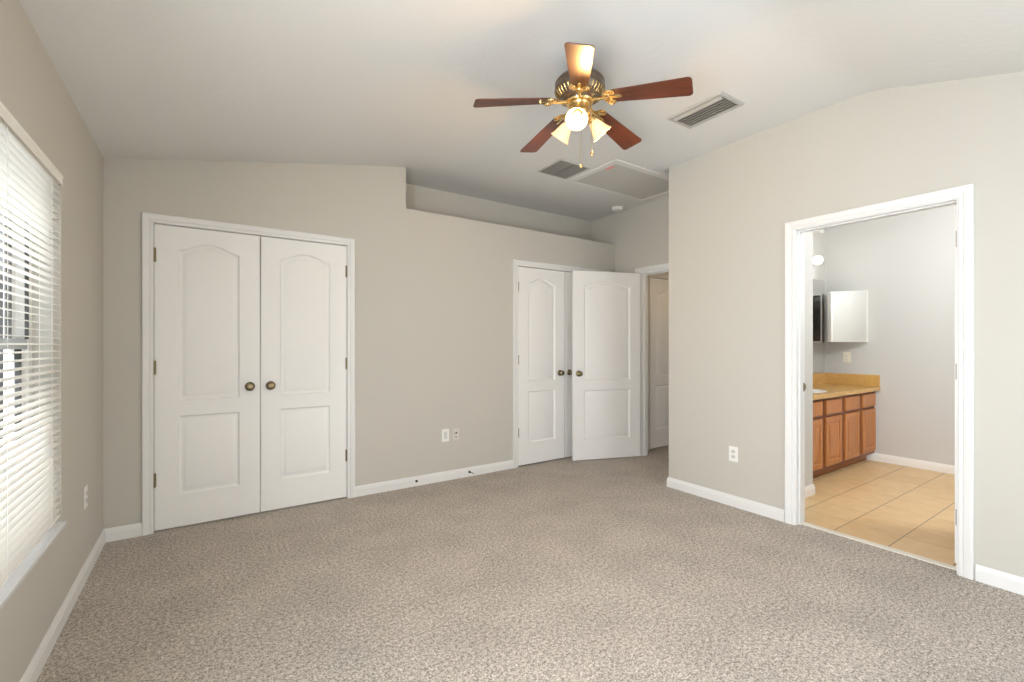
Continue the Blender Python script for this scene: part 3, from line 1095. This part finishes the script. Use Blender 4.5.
v = empty('return_air_grille', (2.640, 3.105, ZC), 'dark grey return air grille in the ceiling beside the attic hatch', 'ceiling grille')
bm = BM()
ring_frame(bm, -0.172, 0.172, -0.165, 0.165, 0.020, -0.008, 0.004)
link('frame', bm, M['vent_paint'], v)
bm = BM()
bx(bm, -0.154, 0.154, -0.147, 0.147, -0.001, 0.003)
tag(link('backing', bm, M['vent_dark'], v), 'dark duct behind the grille')
bm = BM()
for k in range(17):
    y = -0.140 + k * 0.0172
    a = [bm.verts.new((x, y + dy_, z)) for x in (-0.153, 0.153) for dy_, z in ((0, -0.001), (0.0015, -0.001), (0.0125, -0.0085), (0.011, -0.0085))]
    for f in ((0, 1, 2, 3), (4, 7, 6, 5), (0, 4, 5, 1), (1, 5, 6, 2), (2, 6, 7, 3), (3, 7, 4, 0)):
        bm.faces.new([a[i] for i in f])
bx(bm, -0.012, 0.012, -0.146, 0.146, -0.0095, -0.002)
link('slats', bm, M['return_blade'], v)

v = empty('attic_hatch', (3.400, 3.010, ZC), 'framed textured attic hatch in the ceiling near the entry', 'attic hatch')
bm = BM()
ring_frame(bm, -0.540, 0.540, -0.322, 0.322, 0.062, -0.010, 0.004, 0.004)
link('frame', bm, M['hatch_frame'], v)
bm = BM()
bx(bm, -0.480, 0.480, -0.262, 0.262, -0.004, 0.002)
hp = link('hatch_panel', bm, M['hatch'], v)
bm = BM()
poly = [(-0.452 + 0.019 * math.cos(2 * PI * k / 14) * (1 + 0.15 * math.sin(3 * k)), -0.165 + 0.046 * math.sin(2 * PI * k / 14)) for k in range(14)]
prism(bm, poly, -0.0055, -0.003)  # red glare put on the hatch as a coloured patch
tag(link('red_glare', bm, M['red'], hp), 'small red glare spot painted on the hatch')

bm = BM()
lathe(bm, [(0, 0.002), (0.064, 0.002), (0.066, -0.006), (0.064, -0.010), (0.058, -0.012), (0.056, -0.026), (0.050, -0.033), (0.030, -0.036), (0, -0.0365)], None, 40)
sd = tag(link('smoke_detector', bm, M['plate'], smooth=30, loc=(3.885, 3.630, ZC)), 'round white smoke detector on the ceiling near the entry wall', 'smoke detector')
bm = BM()
for k in range(24):
    a = 2 * PI * k / 24
    bx(bm, 0.0555, 0.0572, -0.0022, 0.0022, -0.024, -0.015)
    bmesh.ops.rotate(bm, verts=bm.verts[-8:], cent=(0, 0, 0), matrix=Matrix.Rotation(a, 3, 'Z'))
tag(link('vent_slots', bm, M['plate_grey'], sd), 'grey slots round the rim')

# ------------------------------------------------------------------ wall plates
def plate(name, label, cat, loc, rz, kind, m='plate', wd=0.072, ht=0.116, group=None):
    """local frame: plate faces -y, z up, centred"""
    e = empty(name, loc, label, cat, rz, group)
    bm = BM()
    prism(bm, [(-wd / 2, -ht / 2), (wd / 2, -ht / 2), (wd / 2, ht / 2), (-wd / 2, ht / 2)], 0, 0.0055, Matrix.Rotation(R(90), 4, 'X'))
    link('cover_plate', bm, M[m], e, bevel=0.0025)
    if kind == 'decora':
        bm = BM()
        bx(bm, -0.0165, 0.0165, -0.0080, -0.005, -0.034, 0.034)
        tag(link('insert', bm, M['plate_grey'], e, bevel=0.001), 'grey rectangular insert')
    elif kind == 'duplex':
        for s in (-1, 1):
            bm = BM()
            pts = [(0.017 * math.cos(t_), max(-0.0135, min(0.0135, 0.017 * math.sin(t_)))) for t_ in [2 * PI * k / 24 for k in range(24)]]
            prism(bm, pts, 0.004, 0.0075, Matrix.Translation((0, 0, s * 0.0195)) @ Matrix.Rotation(R(90), 4, 'X'))
            soc = link('socket', bm, M['plate_grey'] if m == 'plate' else M[m], e)
            bm = BM()
            zc_ = s * 0.0195
            bx(bm, -0.0075, -0.0055, -0.0082, -0.007, zc_ - 0.003, zc_ + 0.006)
            bx(bm, 0.0055, 0.0075, -0.0082, -0.007, zc_ - 0.003, zc_ + 0.005)
            lathe(bm, [(0, 0.007), (0.0024, 0.007), (0.0024, 0.0082), (0, 0.0082)], Matrix.Translation((0, 0, zc_ - 0.0085)) @ Matrix.Rotation(R(90), 4, 'X'), 10)
            link('slots', bm, M['slot_grey'], soc)
    elif kind == 'jack':
        bm = BM()
        bx(bm, -0.010, 0.010, -0.0075, -0.005, 0.004, 0.026)
        j = link('jack', bm, M['plate_grey'], e, bevel=0.001)
        bm = BM()
        bx(bm, 0.000, 0.013, -0.0085, -0.0072, 0.006, 0.022)
        bx(bm, -0.0135, -0.0065, -0.0085, -0.0045, 0.002, 0.018)
        link('jack_hole', bm, M['black'], j)
        bm = BM()
        lathe(bm, [(0, 0.004), (0.006, 0.004), (0.006, 0.012), (0.0045, 0.013), (0, 0.013)], Matrix.Translation((0, 0, -0.024)) @ Matrix.Rotation(R(90), 4, 'X'), 14)
        link('coax_port', bm, M['hinge'], e, smooth=30)
    return e


plate('electrical_outlet', 'white wall plate with a grey insert beside the jack plate', 'wall outlet', (1.834, YW, 0.413), 0, 'decora')
plate('jack_plate', 'off-white wall plate with small dark jack holes', 'wall plate', (1.938, YW, 0.412), 0, 'jack', 'jack_plate', wd=0.068, ht=0.108)
plate('electrical_outlet', 'white wall outlet between outer corner and bathroom doorway', 'wall outlet', (XR, 1.966, 0.402), R(-90), 'duplex')
plate('electrical_outlet', 'white wall outlet between the blinded window and the corner', 'wall outlet', (XL, 3.290, 0.430), R(90), 'duplex')
plate('electrical_outlet', 'almond outlet on bathroom wall under the medicine cabinet', 'wall outlet', (XB, 2.153, 1.10), R(-90), 'duplex', 'almond')

# black cable ends poking out of the baseboard
for x, z, lab, tail in ((1.547, 0.046, 'black cable end in the baseboard nearer the first closet', 0.0), (2.073, 0.045, 'black cable end with a stub in the baseboard below the outlets', 0.030)):
    e = empty('cable_end', (x, YW - BT, z), lab, 'cable end', 0, 'cable ends in the baseboard')
    bm = BM()
    lathe(bm, [(0, -0.004), (0.018, -0.004), (0.018, 0.002), (0.014, 0.0045), (0.011, 0.0045)], Matrix.Rotation(R(90), 4, 'X'), 20)
    link('grommet', bm, M['plate'], e, smooth=30)
    bm = BM()
    lathe(bm, [(0, 0.0), (0.011, 0.0), (0.011, 0.012), (0.008, 0.018), (0, 0.018)], Matrix.Rotation(R(90), 4, 'X'), 16)
    if tail:
        tube(bm, [(0, -0.014, 0), (0.010, -0.026, -0.003), (tail, -0.034, -0.014)], 0.004, 8)
    link('plug', bm, M['black'], e, smooth=30)

# ------------------------------------------------------------------ bathroom vanity
VX0, VX1, VY0, VY1 = 4.215, XB - 0.004, 1.900, YM - 0.004
van = empty('vanity_cabinet', ((VX0 + VX1) / 2, (VY0 + VY1) / 2, 0.0), 'honey oak bathroom vanity with raised panel doors', 'vanity cabinet')
L0 = van.location


def vb(bm, a, b, c, d, e, f):
    bx(bm, a - L0.x, b - L0.x, c - L0.y, d - L0.y, e, f)


bm = BM()
vb(bm, VX0, VX1, VY0 + 0.018, VY1, 0.098, 0.114)
vb(bm, VX0, VX0 + 0.016, VY0 + 0.018, VY1, 0.114, 0.752)
vb(bm, VX1 - 0.016, VX1, VY0 + 0.018, VY1, 0.114, 0.752)
vb(bm, VX0 + 0.016, VX1 - 0.016, VY1 - 0.012, VY1, 0.114, 0.752)
link('carcass', bm, M['oak_frame'], van)
bm = BM()
vb(bm, VX0, VX1, VY0 + 0.070, VY0 + 0.085, 0.0, 0.098)
link('toe_board', bm, M['oak_toe'], van)
# face frame of stiles and rails
mods = [(4.345, 4.690), (4.766, 5.104), (5.186, 5.524), (5.606, 5.944)]
bm = BM()
vb(bm, VX0, VX1, VY0, VY0 + 0.018, 0.085, 0.110)
vb(bm, VX0, VX1, VY0, VY0 + 0.018, 0.725, 0.756)
vb(bm, VX0, VX1, VY0, VY0 + 0.018, 0.570, 0.592)
edges = [VX0] + [x for m_ in mods for x in m_] + [VX1]
for a, b_ in zip(edges[0::2], edges[1::2]):
    vb(bm, a - 0.006, b_ + 0.006, VY0 + 0.0005, VY0 + 0.0175, 0.100, 0.745)
link('face_frame', bm, M['oak_frame'], van)

CSTEPS = [(0.0, 0.0), (0.042, 0.0), (0.046, 0.006), (0.054, 0.0075), (0.078, 0.0015), (0.082, 0.001)]


def front(name, x0, x1, z0_, z1_, panel):
    bm = BM()
    out = [(x0, z0_), (x1, z0_), (x1, z1_), (x0, z1_)]
    e = 0.004
    fo = [(x0 + e, z0_ + e), (x1 - e, z0_ + e), (x1 - e, z1_ - e), (x0 + e, z1_ - e)]
    if panel:
        f = panel_face(bm, fo, [(x0 + e + 0.042, x1 - e - 0.042, z0_ + e + 0.042, z1_ - e - 0.042, 0.0)], 0.0, 1, [(i - 0.042, d_) for i, d_ in CSTEPS[1:]])
    else:
        vs = [bm.verts.new((a, 0, b_)) for a, b_ in fo]
        bm.faces.new(vs)
        f = vs
    s = [bm.verts.new((a, 0.005, b_)) for a, b_ in out]
    t = [bm.verts.new((a, 0.0185, b_)) for a, b_ in out]
    for i in range(4):
        j = (i + 1) % 4
        bm.faces.new((f[i], f[j], s[j], s[i]))
        bm.faces.new((s[i], s[j], t[j], t[i]))
    bm.faces.new(t[::-1])
    return link(name, bm, M['oak'], van, loc=(-L0.x, VY0 - 0.0185 - L0.y, 0))


for a, b_ in mods:
    front('door', a, b_, 0.114, 0.566, True)
    front('drawer_front', a, b_, 0.594, 0.730, False)

ct = empty('countertop', ((VX0 + VX1) / 2, (VY0 + VY1) / 2, 0.757), 'tan stone vanity counter with backsplash below the mirror', 'countertop')
L0 = ct.location


def cb_(bm, a, b, c, d, e, f):
    bx(bm, a - L0.x, b - L0.x, c - L0.y, d - L0.y, e - L0.z, f - L0.z)


# slab with an oval cut for the basin
bm = BM()
cx_, cy_ = 4.78 - L0.x, 2.085 - L0.y
rect = [(4.203 - L0.x, 1.848 - L0.y), (XB - 0.002 - L0.x, 1.848 - L0.y), (XB - 0.002 - L0.x, YM - 0.002 - L0.y), (4.203 - L0.x, YM - 0.002 - L0.y)]
ov = [(cx_ + 0.235 * math.cos(2 * PI * k / 32), cy_ + 0.170 * math.sin(2 * PI * k / 32)) for k in range(32)]
lev = []
for z in (0.0, 0.040):
    vs = [bm.verts.new((a, b_, z)) for a, b_ in rect]
    os_ = [bm.verts.new((a, b_, z)) for a, b_ in ov]
    es = [bm.edges.new((vs[i], vs[(i + 1) % 4])) for i in range(4)] + [bm.edges.new((os_[i], os_[(i + 1) % 32])) for i in range(32)]
    bmesh.ops.triangle_fill(bm, use_beauty=True, use_dissolve=False, edges=es)
    lev.append((vs, os_))
for i in range(4):
    bm.faces.new((lev[0][0][i], lev[0][0][(i + 1) % 4], lev[1][0][(i + 1) % 4], lev[1][0][i]))
for i in range(32):
    bm.faces.new((lev[0][1][i], lev[0][1][(i + 1) % 32], lev[1][1][(i + 1) % 32], lev[1][1][i]))
link('slab', bm, M['counter'], ct)
bm = BM()
lathe(bm, [(0.243, 0.043), (0.236, 0.046), (0.226, 0.040), (0.20, 0.0), (0.15, -0.06), (0.08, -0.085), (0.02, -0.09), (0, -0.09)],
      Matrix.Translation((cx_, cy_, 0)) @ Matrix.Diagonal((1, 0.735, 1, 1)), 40)
tag(link('basin', bm, M['plate'], ct, smooth=50), 'white oval basin')
bm = BM()
cb_(bm, 4.203, XB - 0.022, YM - 0.022, YM - 0.002, 0.797, 0.920)
link('backsplash', bm, M['counter'], ct, bevel=0.003)
bm = BM()
cb_(bm, XB - 0.022, XB - 0.002, 1.850, YM - 0.002, 0.797, 0.920)
link('side_splash', bm, M['counter'], ct, bevel=0.003)

bm = BM()
bx(bm, 4.23, XB - 0.030, YM - 0.008, YM - 0.001, 0.926, 1.975)
tag(link('vanity_mirror', bm, M['mirror']), 'frameless wall mirror above the vanity backsplash', 'mirror')

mc = empty('medicine_cabinet', (XB, 2.152, 1.27), 'mirrored medicine cabinet standing ajar on the bathroom end wall', 'medicine cabinet')
bm = BM()
bx(bm, -0.034, -0.001, -0.196, -0.180, 0.0, 0.560)
bx(bm, -0.034, -0.001, 0.170, 0.186, 0.0, 0.560)
bx(bm, -0.034, -0.001, -0.180, 0.170, 0.0, 0.014)
bx(bm, -0.034, -0.001, -0.180, 0.170, 0.546, 0.560)
link('body', bm, M['vinyl'], mc)
bm = BM()
bx(bm, -0.004, -0.001, -0.180, 0.170, 0.014, 0.546)
tag(link('back_panel', bm, M['cab_grey'], mc), 'dark grey inside of the cabinet')
for z in (0.19, 0.37):
    bm = BM()
    bx(bm, -0.030, -0.004, -0.179, 0.169, z, z + 0.005)
    link('shelf', bm, M['cab_grey'], mc)
bm = BM()
bx(bm, -0.012, 0.0, 0.0, 0.352, 0.0, 0.556)
dr = link('mirror_door', bm, M['vinyl'], mc, bevel=0.003, loc=(-0.038, -0.194, 0.002), rot=(0, 0, R(33)))
bm = BM()
bx(bm, -0.0135, -0.0115, 0.005, 0.347, 0.005, 0.551)
link('mirror_pane', bm, M['mirror'], dr)

vl = empty('vanity_light', (5.02, YM, 2.165), 'lit globe vanity light bar on the wall above the mirror', 'vanity light')
bm = BM()
bx(bm, -0.62, 0.62, -0.030, -0.001, -0.050, 0.050)
link('bar', bm, M['chrome'], vl, bevel=0.008)
for k, x in enumerate((-0.54, -0.18, 0.18, 0.54)):
    bm = BM()
    lathe(bm, [(0, 0.028), (0.026, 0.028), (0.026, 0.040), (0.020, 0.046), (0, 0.046)], Matrix.Translation((x, 0, 0)) @ Matrix.Rotation(R(90), 4, 'X'), 20)
    sk = link('socket', bm, M['chrome'], vl, smooth=35)
    bm = BM()
    pr = [(0.0, 0.040)] + [(0.048 * math.sin(a), 0.090 - 0.048 * math.cos(a)) for a in [R(18 + 162 * i / 12) for i in range(12)]] + [(0.0, 0.138)]
    lathe(bm, pr, Matrix.Translation((x, 0, 0.0)) @ Matrix.Rotation(R(90), 4, 'X'), 24)
    tag(link('globe', bm, M['vanity_globe'], sk, smooth=60), 'lit white glass globe')
    ld = bpy.data.lights.new('vanity_globe_light', 'POINT')
    ld.energy = 1.0
    ld.color = (1.0, 0.94, 0.85)
    ld.shadow_soft_size = 0.05
    lo_ = bpy.data.objects.new('vanity_globe_light', ld)
    lo_.location = (5.02 + x, YM - 0.20, 2.165)
    COL.objects.link(lo_)

# added hallway fill light without a fixture (out of sight round the corner)
ld = bpy.data.lights.new('hall_fill_light', 'POINT')
ld.energy = 5.0
ld.color = (1.0, 0.68, 0.32)
ld.shadow_soft_size = 0.1
lo_ = bpy.data.objects.new('hall_fill_light', ld)
lo_.location = (5.15, 2.75, 1.9)
COL.objects.link(lo_)

ld = bpy.data.lights.new('bathroom_fill_light', 'POINT')  # added fill for the bathroom, no fixture behind it
ld.energy = 124.0
ld.color = (0.97, 0.99, 1.0)
ld.shadow_soft_size = 0.15
lo_ = bpy.data.objects.new('bathroom_fill_light', ld)
lo_.location = (4.65, 0.25, 2.5)
COL.objects.link(lo_)
